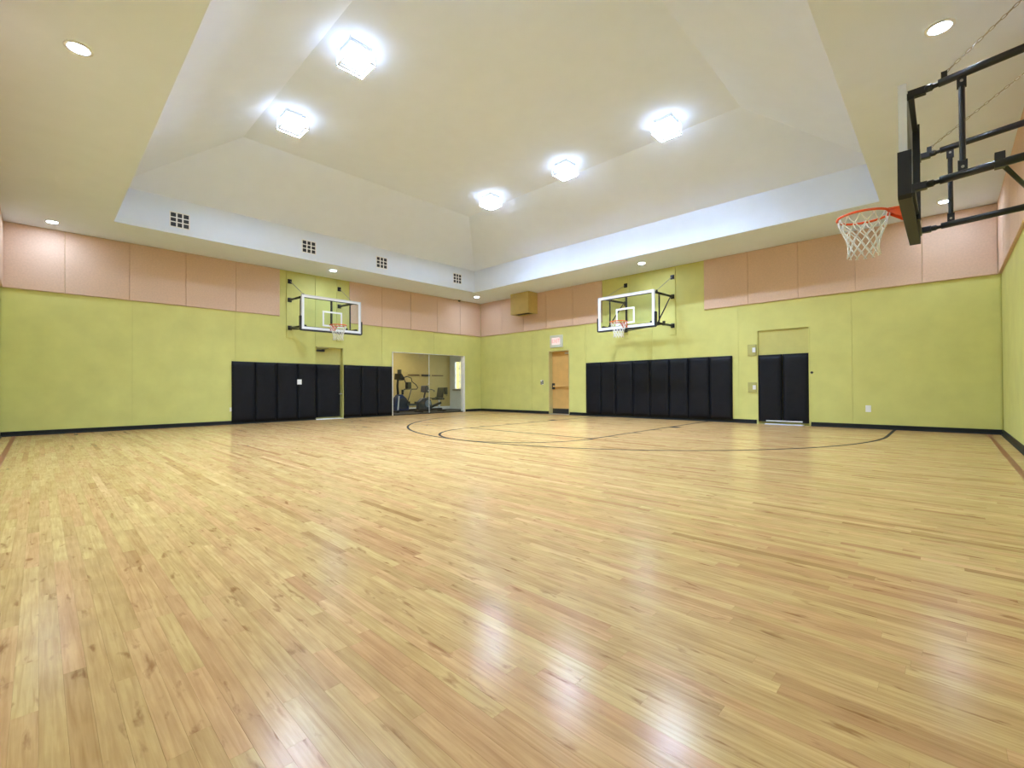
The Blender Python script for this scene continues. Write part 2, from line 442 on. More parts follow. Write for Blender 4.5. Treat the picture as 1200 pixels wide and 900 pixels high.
# fabric acoustic panels under the soffit
def fabric(wall, axis, plane, sgn, edges, z0=HP):
    for a, b in zip(edges, edges[1:]):
        m = MB(); g = 0.002
        m.pillow(a + g, -WS, z0, b - g, 0.03, H - 0.004, 0.008)
        if axis == 'x': m.v = [(plane + sgn * y, x, z) for x, y, z in m.v]
        else: m.v = [(x, plane + sgn * y, z) for x, y, z in m.v]
        o = m.build('acoustic_panel', 'fabric', wall); o['label'] = 'pinkish beige fabric panel'
fabric(wl, 'x', 0, 1, (-13.436, -12.49, -11.388, -10.27, -9.131, -7.986))
fabric(wl, 'x', 0, 1, (-5.815, -4.642, -3.472, -2.284, -1.14, -0.03))
fabric(wr, 'y', 0, -1, (0.03, 1.25, 2.46, 3.60, 4.793, 5.966))
fabric(wr, 'y', 0, -1, (9.293, 10.428, 11.564, 12.687, 13.815, 14.905))
fabric(wnl, 'y', -LA, 1, [0.03 + 1.14 * i for i in range(14)])
fabric(wnr, 'x', LB, -1, [-0.03 - 1.14 * i for i in range(12)][::-1])

# black rubber base
def base_run(o, axis, plane, sgn, a, b):
    m = MB(); m.prism([(-WS, 0.0), (0.022, 0.0), (0.020, 0.012), (0.0, 0.03), (-0.004, 0.1), (-WS, 0.1)], a, b)
    if axis == 'x': m.v = [(plane + sgn * x, y, z) for x, y, z in m.v]
    else: m.v = [(y, plane + sgn * x, z) for x, y, z in m.v]
    return m
def baseboard(name, label, axis, plane, sgn, runs):
    o = None
    for a, b in runs:
        m = base_run(None, axis, plane, sgn, a, b)
        if o is None: o = tag(m.build(name, 'cover'), label, 'baseboard', kind='structure')
        else: m.build('base_strip', 'cover', o)
baseboard('baseboard_left', 'black rubber base along the far left wall', 'x', 0, 1, ((-LA, -6.93), (-6.02, -4.25), (-0.84, 0)))
baseboard('baseboard_right', 'black rubber base along the far right wall', 'y', 0, -1, ((0, 3.66), (4.61, 10.6), (11.8, LB)))
baseboard('baseboard_near_left', 'black rubber base at the left picture edge', 'y', -LA, 1, ((0, LB),))
baseboard('baseboard_near_right', 'black rubber base at the right picture edge', 'x', LB, -1, ((-LA, 0),))

# ------------------------------------------------------------------ ceiling
def make_ceiling():
    m = MB(); z0, z1 = H, H + 0.06
    X0, X1, Y0, Y1 = -T, LB + T, -LA - T, T
    vs_ = []
    for z in (z0, z1): vs_ += [(X0, Y0, z), (X1, Y0, z), (X1, Y1, z), (X0, Y1, z), (CX0, CY0, z), (CX1, CY0, z), (CX1, CY1, z), (CX0, CY1, z)]
    fs = []
    for i in range(4):
        j = (i + 1) % 4
        fs += [(i, j, j + 4, i + 4), (i + 8, i + 12, j + 12, j + 8), (i, i + 8, j + 8, j), (i + 4, j + 4, j + 12, i + 12)]
    c = tag(m.add(vs_, fs).build('ceiling', 'white'), 'off white soffit ceiling around the raised vault', 'ceiling', kind='structure')
    t = 0.05
    k = 0.004
    for q in ((CX0 - t, CY0 - t, CX0 + k, CY1 + t), (CX1 - k, CY0 - t, CX1 + t, CY1 + t), (CX0 + k, CY0 - t, CX1 - k, CY0 + k), (CX0 + k, CY1 - k, CX1 - k, CY1 + t)):
        MB().box(q[0], q[1], H - 0.001, q[2], q[3], ZB + 0.05).build('fascia', 'white', c)
    e = 0.01
    lo = [(CX0 - e, CY0 - e), (CX1 + e, CY0 - e), (CX1 + e, CY1 + e), (CX0 - e, CY1 + e)]
    hi = [(CX0 + SL, CY0 + SL), (CX1 - SL, CY0 + SL), (CX1 - SL, CY1 - SL), (CX0 + SL, CY1 - SL)]
    for i in range(4):
        j = (i + 1) % 4
        b = [(*lo[i], ZB), (*lo[j], ZB), (*hi[j], ZF), (*hi[i], ZF)]
        MB().add(b + [(x, y, z + 0.06) for x, y, z in b], [(0, 1, 2, 3), (7, 6, 5, 4), (0, 4, 5, 1), (1, 5, 6, 2), (2, 6, 7, 3), (3, 7, 4, 0)]).build('ceiling_slope', 'white', c)
    MB().box(hi[0][0], hi[0][1], ZF, hi[2][0], hi[2][1], ZF + 0.06).build('ceiling_flat', 'white', c)
make_ceiling()

# ------------------------------------------------------------------ lamps
def make_lamp(loc, label):
    g = 'caged square lamps on the vaulted ceiling'
    r = thing('gym_lamp', label, 'light', loc, 0, g)
    MB().box(-0.175, -0.175, -0.06, 0.175, 0.175, 0).build('housing', 'wire', r, 0.006)
    m = MB()
    for c in cells(-0.175, 0.175, -0.175, 0.175, [(-0.155, 0.155, -0.155, 0.155)]): m.box(c[0], c[2], -0.195, c[1], c[3], -0.06)
    m.build('diffuser', 'lamp_side', r)
    MB().box(-0.155, -0.155, -0.115, 0.155, 0.155, -0.105).build('lens', 'lamp', r)
    m = MB(); a = 0.215; zb = -0.27
    c = [(-a, -a, zb), (a, -a, zb), (a, a, zb), (-a, a, zb)]
    for i in range(4): m.bar(c[i], c[(i + 1) % 4], 0.02, 0.014)
    for x, y, _ in c: m.tube([(x, y, zb), (x, y, -0.11), (x * 0.93, y * 0.93, 0.0)], 0.008, 6)
    for k in (-0.1, 0.0, 0.1): m.tube([(-a, k, zb), (a, k, zb)], 0.005, 5)
    for z in (-0.21, -0.15):
        for i in range(4): m.tube([(*c[i][:2], z), (*c[(i + 1) % 4][:2], z)], 0.005, 5)
    m.build('wire_cage', 'wire', r)
    return r
lamp = make_lamp((5.0, -9.46, ZF), 'caged ceiling lamp left of the largest one, nearest to the left hoop side')
for loc, lab in (((7.52, -9.44, ZF), 'largest caged ceiling lamp, top of the picture'),
                 ((10.1, -9.44, ZF), 'caged ceiling lamp beyond the top picture edge, straight overhead'),
                 ((5.05, -4.19, ZF), 'farthest and smallest caged ceiling lamp, above the corner box'),
                 ((7.64, -4.2, ZF), 'middle caged ceiling lamp of the row above the right hoop'),
                 ((10.16, -4.19, ZF), 'rightmost caged ceiling lamp of the row above the right hoop')):
    copy_tree(lamp, loc, lab)

def make_spot(loc, label):
    r = thing('downlight', label, 'light', loc, 0, 'recessed downlights in the soffit')
    m = MB(); n = 28; ri, ro = 0.085, 0.115
    rings = [(ro, 0.0), (ro, -0.008), (ri, -0.010), (ri - 0.005, 0.0)]
    vs_ = [(q * math.cos(2 * math.pi * k / n), q * math.sin(2 * math.pi * k / n), z) for q, z in rings for k in range(n)]
    fs = [(i * n + k, i * n + (k + 1) % n, ((i + 1) % 4) * n + (k + 1) % n, ((i + 1) % 4) * n + k) for i in range(4) for k in range(n)]
    m.add(vs_, fs).build('trim_ring', 'trim_white', r, smooth=True)
    MB().disc((0, 0, -0.006), (0, 0, 1), 0.081, 0.005, n).build('lens', 'spot', r)
    return r
spot = make_spot((7.716, -12.601, H), 'round downlight near the upper left picture edge')
for loc, lab in (((0.642, -12.70, H), 'round downlight in the soffit at the far left corner'),
                 ((0.961, -6.805, H), 'round downlight in the soffit above the left hoop'),
                 ((1.027, -1.128, H), 'round downlight in the soffit at the far corner'),
                 ((7.914, -0.977, H), 'round downlight in the soffit above the right hoop'),
                 ((14.171, -0.837, H), 'round downlight behind the supports of the nearest hoop'),
                 ((14.15, -6.72, H), 'round downlight above the nearest hoop'),
                 ((14.15, -12.6, H), 'round downlight above the viewpoint')):
    copy_tree(spot, loc, lab)

# ------------------------------------------------------------------ vents in the fascia
def make_vent(loc, label):
    r = thing('air_vent', label, 'vent', loc, 0, 'square air vents in the white fascia')
    w, h = 0.17, 0.155
    m = MB()
    for c in cells(-w - 0.02, w + 0.02, -h - 0.02, h + 0.02, [(-w, w, -h, h)]): m.box(0, c[0], c[2], 0.010, c[1], c[3])
    m.build('frame', 'trim_white', r)
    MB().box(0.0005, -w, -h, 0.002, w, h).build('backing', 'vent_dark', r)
    for k in (-1, 1): MB().box(0.002, k * w / 3 - 0.014, -h, 0.011, k * w / 3 + 0.014, h).build('divider', 'trim_white', r)
    for k in (-1, 1): MB().box(0.002, -w, k * h / 3 - 0.011, 0.009, w, k * h / 3 + 0.011).build('divider', 'trim_white', r)
    for k in range(9):
        z = -h + (k + 0.5) * 2 * h / 9
        MB().add([(0.002, -w, z - 0.004), (0.007, -w, z - 0.007), (0.007, w, z - 0.007), (0.002, w, z - 0.004), (0.002, -w, z), (0.007, -w, z - 0.003), (0.007, w, z - 0.003), (0.002, w, z)],
                 [(0, 1, 2, 3), (7, 6, 5, 4), (0, 4, 5, 1), (1, 5, 6, 2), (2, 6, 7, 3), (3, 7, 4, 0)]).build('slat', 'grey_plastic', r)
    return r
vent = make_vent((CX0 + 0.005, -10.67, 4.815), 'square air vent farthest left in the white fascia')
for y, z, lab in ((-7.77, 4.85, 'second square air vent from the left in the white fascia'), (-5.55, 4.855, 'third square air vent from the left in the white fascia'), (-2.55, 4.875, 'square air vent nearest to the far corner in the white fascia')):
    copy_tree(vent, (CX0 + 0.005, y, z), lab)

# ------------------------------------------------------------------ basketball hoops
def make_hoop(label, loc, rz, o, arms_x, plates, skew=0.0, vdiag=True, arm_r=0.033):
    """local frame: x along the wall, y out of the wall, z up; z = 0 at the lower edge of the board"""
    R = thing('basketball_hoop', label, 'basketball hoop', loc, rz, 'wall mounted basketball hoops')
    w, h = 0.885, 0.975
    B = MB().box(-w + 0.004, o - 0.03, 0.004, w - 0.004, o - 0.018, h - 0.004).build('backboard', 'glass', R); B['label'] = 'clear glass backboard'
    m = MB()
    for c in cells(-w, w, 0, h, [(-w + 0.022, w - 0.022, 0.022, h - 0.022)]): m.box(c[0], o - 0.058, c[2], c[1], o, c[3])
    m.build('board_frame', 'alu', B)
    m = MB()
    for c in cells(-w + 0.02, w - 0.02, 0.02, h - 0.02, [(-w + 0.075, w - 0.075, 0.075, h - 0.075)]): m.box(c[0], o - 0.018, c[2], c[1], o - 0.0145, c[3])
    m.build('white_border', 'board_white', B)
    m = MB()
    for c in cells(-0.295, 0.295, 0.13, 0.58, [(-0.245, 0.245, 0.18, 0.53)]): m.box(c[0], o - 0.018, c[2], c[1], o - 0.0145, c[3])
    m.build('target_square', 'board_white', B)
    # padding round the lower edge
    P = 0.04; side = 0.37
    m = MB()
    prof = [(-w - P, side), (-w - P, -P + 0.03), (-w - P + 0.03, -P), (w + P - 0.03, -P), (w + P, -P + 0.03), (w + P, side), (w + 0.002, side), (w + 0.002, -0.002), (-w - 0.002, -0.002), (-w - 0.002, side)]
    n = len(prof)
    vs_ = [(x, o - 0.085, z) for x, z in prof] + [(x, o + 0.008, z) for x, z in prof]
    fs = [(i, (i + 1) % n, (i + 1) % n + n, i + n) for i in range(n)]
    quads = [(0, 1, 8, 9), (1, 2, 3, 4), (1, 4, 7, 8), (4, 5, 6, 7)]
    fs += quads + [tuple(i + n for i in reversed(q)) for q in quads]
    m.add(vs_, fs).build('edge_padding', 'black_pad', R)
    # rear frame of the board
    zt, zb = plates[1], plates[2]
    for x in (0.0,): MB().box(x - 0.02, o - 0.115, 0.0, x + 0.02, o - 0.06, h - 0.02).build('centre_post', 'black_steel', R)
    for z in (0.07, h - 0.06): MB().box(arms_x[0] - 0.03, o - 0.10, z - 0.022, arms_x[1] + 0.03, o - 0.06, z + 0.022).build('cross_rail', 'black_steel', R)
    # arms
    for s_, x in enumerate(arms_x):
        xw = x + skew
        def at(y, z): return (xw + (x - xw) * (y / (o - 0.08)), y, z)
        for z, zw in ((h - 0.03, zt), (0.10, zb)):
            A = MB()
            yb = o - 0.07
            def az(y): return zw + (z - zw) * (y / yb)
            A.tube([at(0.03, az(0.03)), at(yb - 0.19, az(yb - 0.19))], arm_r, 14)
            a = A.build('support_arm', 'black_steel', R, smooth=True)
            m = MB()
            m.tube([at(yb - 0.20, az(yb)), at(yb - 0.165, az(yb)), at(yb - 0.15, az(yb))], 0, 10, rs=[0.018, 0.018, 0.026])
            m.tube([at(yb - 0.15, az(yb)), at(yb - 0.11, az(yb)), at(yb - 0.10, az(yb))], 0, 10, rs=[0.030, 0.030, 0.020])
            m.build('adjuster', 'black_steel', a, smooth=True)
            MB().box(x - 0.032, yb - 0.11, z - 0.032, x + 0.032, yb + 0.02, z + 0.032).build('end_bracket', 'black_steel', a, 0.006)
        # strut between the two arms
        ys = 0.62 * o if s_ == 0 else 0.68 * o
        def zz(z, zw, y): return zw + (z - zw) * (y / (o - 0.07))
        top, bot = zz(h - 0.03, zt, ys), zz(0.10, zb, ys)
        px_ = at(ys, 0)[0]
        m = MB().tube([(px_, ys, bot + 0.11), (px_, ys, top - 0.11)], 0.021, 10)
        for za, zb_ in ((bot + 0.0, bot + 0.12), (top - 0.12, top)):
            m.box(px_ - 0.008, ys - 0.03, za, px_ + 0.008, ys + 0.03, zb_)
        st = m.build('upright_strut', 'black_steel', R, smooth=False)
        for zc in (bot + 0.06, top - 0.06): MB().disc((px_ - 0.016, ys, zc), (1, 0, 0), 0.011, 0.032, 8).build('bolt', 'zinc', st)
        if vdiag:
            MB().tube([at(0.16, zt - 0.02), at(ys + 0.08, zz(0.10, zb, ys) + 0.03)], 0.016, 8).build('diagonal_brace', 'black_steel', R, smooth=True)
        # wall plates, backing board, chain
        MB().box(xw - 0.085, -WS, plates[3], xw + 0.085, 0.012, H - loc[2] - 0.01).build('backing_board', 'green', R, 0.004)['label'] = 'green painted backing board'
        for z in plates[:3]:
            p = MB().box(xw - 0.055, 0.012, z - 0.065, xw + 0.055, 0.034, z + 0.065).build('wall_plate', 'black_steel', R, 0.004)
            MB().box(xw - 0.03, 0.03, z - 0.035, xw + 0.03, 0.085, z + 0.035).build('clevis', 'black_steel', p)
        yc = o * 0.72 if s_ == 0 else o * 0.84
        p0 = Vector((xw, 0.06, plates[0])); p1 = Vector((at(yc, 0)[0], yc, zz(h - 0.03, zt, yc) + arm_r + 0.03))
        MB().box(p1.x - 0.02, p1.y - 0.02, p1.z - 0.05, p1.x + 0.02, p1.y + 0.02, p1.z + 0.015).build('chain_bracket', 'black_steel', R)
        L = (p1 - p0).length; nl = int(L / 0.042); d = (p1 - p0).normalized()
        sx = Vector((1, 0, 0)); sz = d.cross(sx).normalized()
        m = MB()
        for k in range(nl):
            c = p0 + d * (L * (k + 0.5) / nl); u = sx if k % 2 else sz
            q = [c + d * (0.026 * math.cos(t)) + u * (0.0095 * math.sin(t)) for t in [2 * math.pi * i / 8 for i in range(8)]]
            m.tube(q, 0.0034, 4, closed=True)
        m.build('chain', 'zinc', R)
    # horizontal brace
    ym = 0.42 * o
    x0 = arms_x[0] + skew * 0.5; x1 = arms_x[1] + skew
    m = MB().tube([(x0, ym, zb + 0.0), (x1, 0.05, zb - 0.03)], 0.018, 8)
    b = m.build('cross_brace', 'black_steel', R, smooth=True)
    MB().box(x0 - 0.03, ym - 0.03, zb - 0.05, x0 + 0.03, ym + 0.03, zb + 0.075).build('brace_bracket', 'black_steel', b)
    # rim
    rz_, rr, yc = 0.145, 0.228, o + 0.345
    ringp = [(rr * math.cos(2 * math.pi * k / 40), yc + rr * math.sin(2 * math.pi * k / 40), rz_) for k in range(40)]
    rim = MB().tube(ringp, 0.013, 8, closed=True).build('rim', 'orange', R, smooth=True); rim['label'] = 'orange steel rim'
    m = MB()
    m.box(-0.075, o - 0.01, rz_ - 0.13, 0.075, o + 0.012, rz_ + 0.02)
    m.add([(-0.075, o, rz_ + 0.012), (0.075, o, rz_ + 0.012), (0.10, yc - 0.2, rz_ + 0.012), (-0.10, yc - 0.2, rz_ + 0.012), (-0.075, o, rz_ + 0.004), (0.075, o, rz_ + 0.004), (0.10, yc - 0.2, rz_ + 0.004), (-0.10, yc - 0.2, rz_ + 0.004)],
          [(0, 1, 2, 3), (7, 6, 5, 4), (0, 4, 5, 1), (1, 5, 6, 2), (2, 6, 7, 3), (3, 7, 4, 0)])
    for x in (-0.07, 0.07):
        m.add([(x - 0.004, o, rz_ + 0.01), (x - 0.004, yc - 0.19, rz_ + 0.008), (x - 0.004, yc - 0.2, rz_ - 0.01), (x - 0.004, o, rz_ - 0.12), (x + 0.004, o, rz_ + 0.01), (x + 0.004, yc - 0.19, rz_ + 0.008), (x + 0.004, yc - 0.2, rz_ - 0.01), (x + 0.004, o, rz_ - 0.12)],
              [(0, 1, 2, 3), (7, 6, 5, 4), (0, 4, 5, 1), (1, 5, 6, 2), (2, 6, 7, 3), (3, 7, 4, 0)])
    m.build('rim_bracket', 'orange', rim)
    # net
    m = MB(); N = 12
    prof = [(0.222, 0.0), (0.216, 0.05), (0.196, 0.115), (0.168, 0.18), (0.146, 0.245), (0.134, 0.31), (0.134, 0.365), (0.143, 0.42)]
    rn = random.Random(3)
    jit = {}
    for k in range(N):
        for s_ in (-1, 1):
            pts = []
            for j, (r_, dz) in enumerate(prof):
                an = 2 * math.pi / N * (k + s_ * (max(0, j - 1) + min(j, 1) * 0.35) / 2)
                pts.append((r_ * math.cos(an), yc + r_ * math.sin(an), rz_ - 0.006 - dz))
            m.tube(pts, 0.0055, 4)
    m.build('net', 'net', rim, smooth=True)['label'] = 'white cord net'
    return R

make_hoop('basketball hoop with glass backboard on the far left wall, above the padded door', (0, -6.94, 2.64), -math.pi / 2, 1.22, (-0.765, 0.765), (1.54, 0.985, 0.15, -0.15), vdiag=False)
make_hoop('basketball hoop with glass backboard on the far right wall, above the row of pads', (7.6175, 0, 2.63), math.pi, 1.42, (-0.765, 0.765), (1.555, 0.985, 0.13, -0.135), vdiag=True)
make_hoop('nearest basketball hoop, large and cut by the right picture edge', (LB, -6.74, 2.635), math.pi / 2, LB - 13.878, (-0.70, 0.855), (1.55, 0.985, 0.13, -0.15), skew=-0.13, vdiag=False)

# ------------------------------------------------------------------ wall pads
def make_pad(label, axis, a0, a1, z0, z1, group, d0=-WS, d1=0.045, parent=None, name='wall_pad', plane=0.0, sgn=1, rnd=random.Random(5)):
    """one upholstered pad: thin board behind, cushion in front with puckered top corners"""
    loc = ((plane, (a0 + a1) / 2, z0) if axis == 'x' else ((a0 + a1) / 2, plane, z0))
    rz = -math.pi / 2 if axis == 'x' else math.pi
    if parent: R = thing(name, None, None); R.parent = parent; R.location = loc; R.rotation_euler = (0, 0, rz)
    else: R = thing(name, label, 'wall pad', loc, rz, group)
    w = (a1 - a0) / 2 - 0.004; h = z1 - z0
    nx, nz = 10, 18; dep = d1 - d0 - 0.008
    ax, ay = rnd.uniform(0.6, 1.4), rnd.uniform(0, 6)
    vs_, fs = [], []
    for j in range(nz + 1):
        for i in range(nx + 1):
            u, v = i / nx * 2 - 1, j / nz
            x = u * w; z = v * h
            e = min(1.0, (1 - abs(u)) * w / 0.03, v * h / 0.03, (1 - v) * h / 0.03)
            y = d0 + 0.008 + dep * (0.55 + 0.45 * math.sqrt(max(0, min(1, e))))
            fold = math.exp(-((1 - v) * h / 0.13) ** 2) * math.sin(u * 5 * ax + (1 - v) * 16 + ay) * 0.006
            y += (fold + 0.0025 * math.sin(v * 9 + ay) * math.cos(u * 2.2)) * min(1, e)
            vs_.append((x, y, z))
    k = nx + 1
    for j in range(nz):
        for i in range(nx): fs.append((j * k + i, j * k + i + 1, (j + 1) * k + i + 1, (j + 1) * k + i))
    rim_ = [i for i in range(k)] + [j * k + nx for j in range(1, nz + 1)] + [nz * k + i for i in range(nx - 1, -1, -1)] + [j * k for j in range(nz - 1, 0, -1)]
    b0 = len(vs_)
    for i in rim_: x, y, z = vs_[i]; vs_.append((x, d0 + 0.008, z))
    n = len(rim_)
    for i in range(n): j = (i + 1) % n; fs.append((rim_[i], b0 + i, b0 + j, rim_[j]))
    MB().add(vs_, fs).build('cushion', 'vinyl', R, smooth=True)
    MB().box(-w + 0.003, d0, 0.003, w - 0.003, d0 + 0.010, h - 0.003).build('backing_board', 'dark_plastic', R)
    return R

ea = (-9.229, -8.64, -8.073, -7.481, -6.92)
for i, (a, b) in enumerate(zip(ea, ea[1:])):
    make_pad('black vinyl wall pad left of the far left door, %s from left end' % ('first', 'second', 'third', 'fourth')[i], 'x', a, b, 0.055, 1.735, 'black wall pads on the far left wall', rnd=random.Random(i))
eb = (-6.02, -5.421, -4.822, -4.245)
for i, (a, b) in enumerate(zip(eb, eb[1:])):
    make_pad('black vinyl wall pad between far left door and glazed opening, %s' % ('nearest the door', 'middle of three', 'nearest the glass')[i], 'x', a, b, 0.055, 1.735, 'black wall pads on the far left wall', rnd=random.Random(20 + i))
ec = (5.317, 5.909, 6.455, 7.078, 7.651, 8.259, 8.831, 9.427, 10.02)
for i, (a, b) in enumerate(zip(ec, ec[1:])):
    make_pad('black vinyl wall pad under the right hoop, %s from the left' % ('first', 'second', 'third', 'fourth', 'fifth', 'sixth', 'seventh', 'last and eighth')[i], 'y', a, b, 0.075, 1.79, 'black wall pads under the right hoop',
             d1=0.04 if i < 4 else 0.055, rnd=random.Random(40 + i))

# ------------------------------------------------------------------ doors
def door_frame(D, axis, depth, mat, head=True):
    """jambs and head lining the opening"""
    a0, a1, _, z1 = D; t = 0.025
    m = MB()
    parts = [(a0, a0 + t, 0.0, z1), (a1 - t, a1, 0.0, z1), (a0 + t, a1 - t, z1 - t, z1)]
    if axis == 'x': parts[0] = (a0, a0 + 0.004, 0.0, z1)
    out = []
    for c in parts:
        m = MB()
        if axis == 'x': m.box(-depth, c[0], c[2], -0.09 if c is parts[0] else -WS + 0.012, c[1], c[3])
        else: m.box(c[0], depth, c[2], c[1], WS - 0.012, c[3])
        out.append(m)
    return out

# padded door in the far left wall
d1 = thing('door_1', 'lime green door with black pad in the far left wall under the left hoop', 'door', (0, 0, 0), 0, None, 'structure')
for m in door_frame(DOOR1, 'x', 0.2, None): m.build('door_jamb', 'green_dull', d1)
MB().box(-0.16, DOOR1[0] + 0.025, 0.02, -0.115, DOOR1[1] - 0.025, 2.265).build('door_leaf', 'green_dull', d1)
make_pad(None, 'x', DOOR1[0] + 0.0, -6.12, 0.07, 1.735, None, d0=0, d1=0.135, parent=d1, name='door_pad', plane=-0.114)
m = MB(); m.box(-0.114, -6.87, 2.14, -0.05, -6.62, 2.20); m.bar((-0.075, -6.72, 2.2), (-0.06, -6.5, 2.245), 0.03, 0.012); m.build('door_closer', 'dark_plastic', d1, 0.006)
m = MB(); m.disc((-0.115, -6.09, 0.80), (1, 0, 0), 0.026, 0.03, 14); m.tube([(-0.09, -6.09, 0.80), (0.035, -6.09, 0.80), (0.045, -6.12, 0.80), (0.045, -6.20, 0.795)], 0.011, 8); m.build('door_handle', 'steel', d1)
MB().prism([(-0.2, 0.0), (-0.2, 0.014), (-0.02, 0.014), (0.05, 0.0)], DOOR1[0], DOOR1[1]).build('threshold', 'plate_white', d1)

# exit door in the far right wall
d2 = thing('door_2', 'tan wooden exit door with push bar in the far right wall', 'door', (0, 0, 0), 0, None, 'structure')
for m in door_frame(DOOR2, 'y', 0.25, None): m.build('door_jamb', 'frame_tan', d2)
MB().box(DOOR2[0] + 0.025, 0.2, 0.012, DOOR2[1] - 0.025, 0.245, 2.27).build('door_leaf', 'maple_door', d2)
MB().box(DOOR2[0] + 0.03, 0.195, 0.02, DOOR2[1] - 0.03, 0.2, 0.20).build('kick_plate', 'dark_plastic', d2)
m = MB(); m.box(3.77, 0.12, 0.985, 4.55, 0.165, 1.035); pb = m.build('push_bar', 'maple_door', d2, 0.008); pb['label'] = 'tan push bar'
m = MB(); m.box(3.72, 0.13, 0.90, 3.81, 0.2, 1.12); m.box(4.50, 0.13, 0.96, 4.56, 0.2, 1.06); m.build('latch_box', 'dark_plastic', pb, 0.006)
m = MB(); m.box(4.30, 0.14, 2.16, 4.56, 0.2, 2.22); m.bar((4.46, 0.15, 2.22), (4.22, 0.12, 2.26), 0.03, 0.012); m.build('door_closer', 'steel', d2, 0.005)
MB().box(DOOR2[0], 0.25, 0.0, DOOR2[1], 0.28, 2.3).build('door_back', 'dark_plastic', d2)
MB().prism([(0.24, 0.0), (0.24, 0.012), (0.02, 0.012), (-0.02, 0.0)], 0, 1).add([], [])
m = MB(); m.prism([(0.24, 0.0), (0.24, 0.012), (0.02, 0.012), (-0.02, 0.0)], DOOR2[0], DOOR2[1]); m.v = [(y, x, z) for x, y, z in m.v]; m.build('threshold', 'steel', d2)

# padded door in the far right wall
d3 = thing('door_3', 'wide lime green door with two black pads in the far right wall', 'door', (0, 0, 0), 0, None, 'structure')
for m in door_frame(DOOR3, 'y', 0.12, None): m.build('door_jamb', 'green', d3)
MB().box(DOOR3[0] + 0.025, 0.06, 0.015, DOOR3[1] - 0.025, 0.105, 2.4).build('door_leaf', 'green_dull', d3)
MB().box(DOOR3[0], 0.12, 0.0, DOOR3[1], 0.15, 2.43).build('door_back', 'dark_plastic', d3)
make_pad(None, 'y', DOOR3[0] + 0.03, 11.192, 0.06, 1.77, None, d0=0, d1=0.075, parent=d3, name='door_pad', plane=0.059, rnd=random.Random(71))
make_pad(None, 'y', 11.198, DOOR3[1] - 0.01, 0.06, 1.77, None, d0=0, d1=0.075, parent=d3, name='door_pad', plane=0.059, rnd=random.Random(75))
m = MB(); m.prism([(0.12, 0.0), (0.12, 0.02), (-0.02, 0.02), (-0.09, 0.0)], 10.80, 11.64); m.v = [(y, x, z) for x, y, z in m.v]; m.build('threshold', 'alu', d3)
MB().box(10.83, -0.035, 0.075, 11.63, -0.02, 0.105).build('door_sweep', 'alu', d3)
m = MB(); m.disc((11.832, WS, 1.29), (0, -1, 0), 0.022, 0.02, 12); m.disc((11.832, 0.0, 1.29), (0, -1, 0), 0.014, 0.06, 12); m.disc((11.832, -0.05, 1.29), (0, -1, 0), 0.03, 0.03, 12, 0.022); m.build('door_stop', 'dark_plastic', d3, smooth=True)
for z, zz_ in ((1.762, 2.055), (0.805, 1.07)):
    r = thing('control_box', '%s green wall box at the left side of the double padded door' % ('upper' if z > 1.5 else 'lower'), 'wall box', (10.52, WS, z), 0, 'wall boxes beside the padded door')
    MB().box(-0.115, -0.035, 0, 0.09, 0, zz_ - z).build('box_body', 'olive', r, 0.006)
    MB().box(0.0, -0.039, (zz_ - z) * 0.30, 0.075, -0.034, (zz_ - z) * 0.72).build('cover_plate', 'alu', r, 0.002)

# ------------------------------------------------------------------ small wall fittings
def plate(name, label, axis, a, z, w, h, mat, detail, cat):
    r = thing(name, label, cat, (-WS, a, z) if axis == 'x' else (a, WS, z), -math.pi / 2 if axis == 'x' else math.pi)
    MB().box(-w / 2, 0, -h / 2, w / 2, 0.012, h / 2).build('face_plate', mat, r, 0.003)
    if detail == 'outlet':
        for s_ in (-1, 1): MB().box(-w * 0.25, 0.012, s_ * h * 0.22 - h * 0.14, w * 0.25, 0.016, s_ * h * 0.22 + h * 0.14).build('socket', 'plate_white', r, 0.002)
    elif detail == 'switch':
        MB().box(-w * 0.14, 0.012, -h * 0.2, w * 0.14, 0.022, h * 0.2).build('toggle', 'plate_white', r, 0.002)
    elif detail == 'reader':
        MB().box(-w * 0.45, 0.012, -h * 0.4, -w * 0.12, 0.018, h * 0.42).build('button', 'dark_plastic', r, 0.002)
        MB().box(w * 0.12, 0.012, -h * 0.5, w * 0.42, 0.018, h * 0.2).build('button', 'dark_plastic', r, 0.002)
    return r
plate('power_outlet', 'white outlet plate low on the far right wall near the corner', 'y', 12.89, 0.45, 0.10, 0.15, 'plate_white', 'outlet', 'outlet')
p_ = plate('light_switch', 'white switch plate between two black pads left of the far left door', 'x', -7.44, 1.175, 0.13, 0.15, 'plate_white', 'switch', 'switch')
p_.location.x = 0.046
p_ = plate('power_outlet', 'white outlet plate at the outer edge of the leftmost black pad', 'x', -9.235, 0.41, 0.07, 0.11, 'plate_white', 'outlet', 'outlet')
plate('card_reader', 'small white wall plate with dark buttons left of the exit door', 'y', 3.35, 1.16, 0.14, 0.17, 'plate_white', 'reader', 'wall switch')

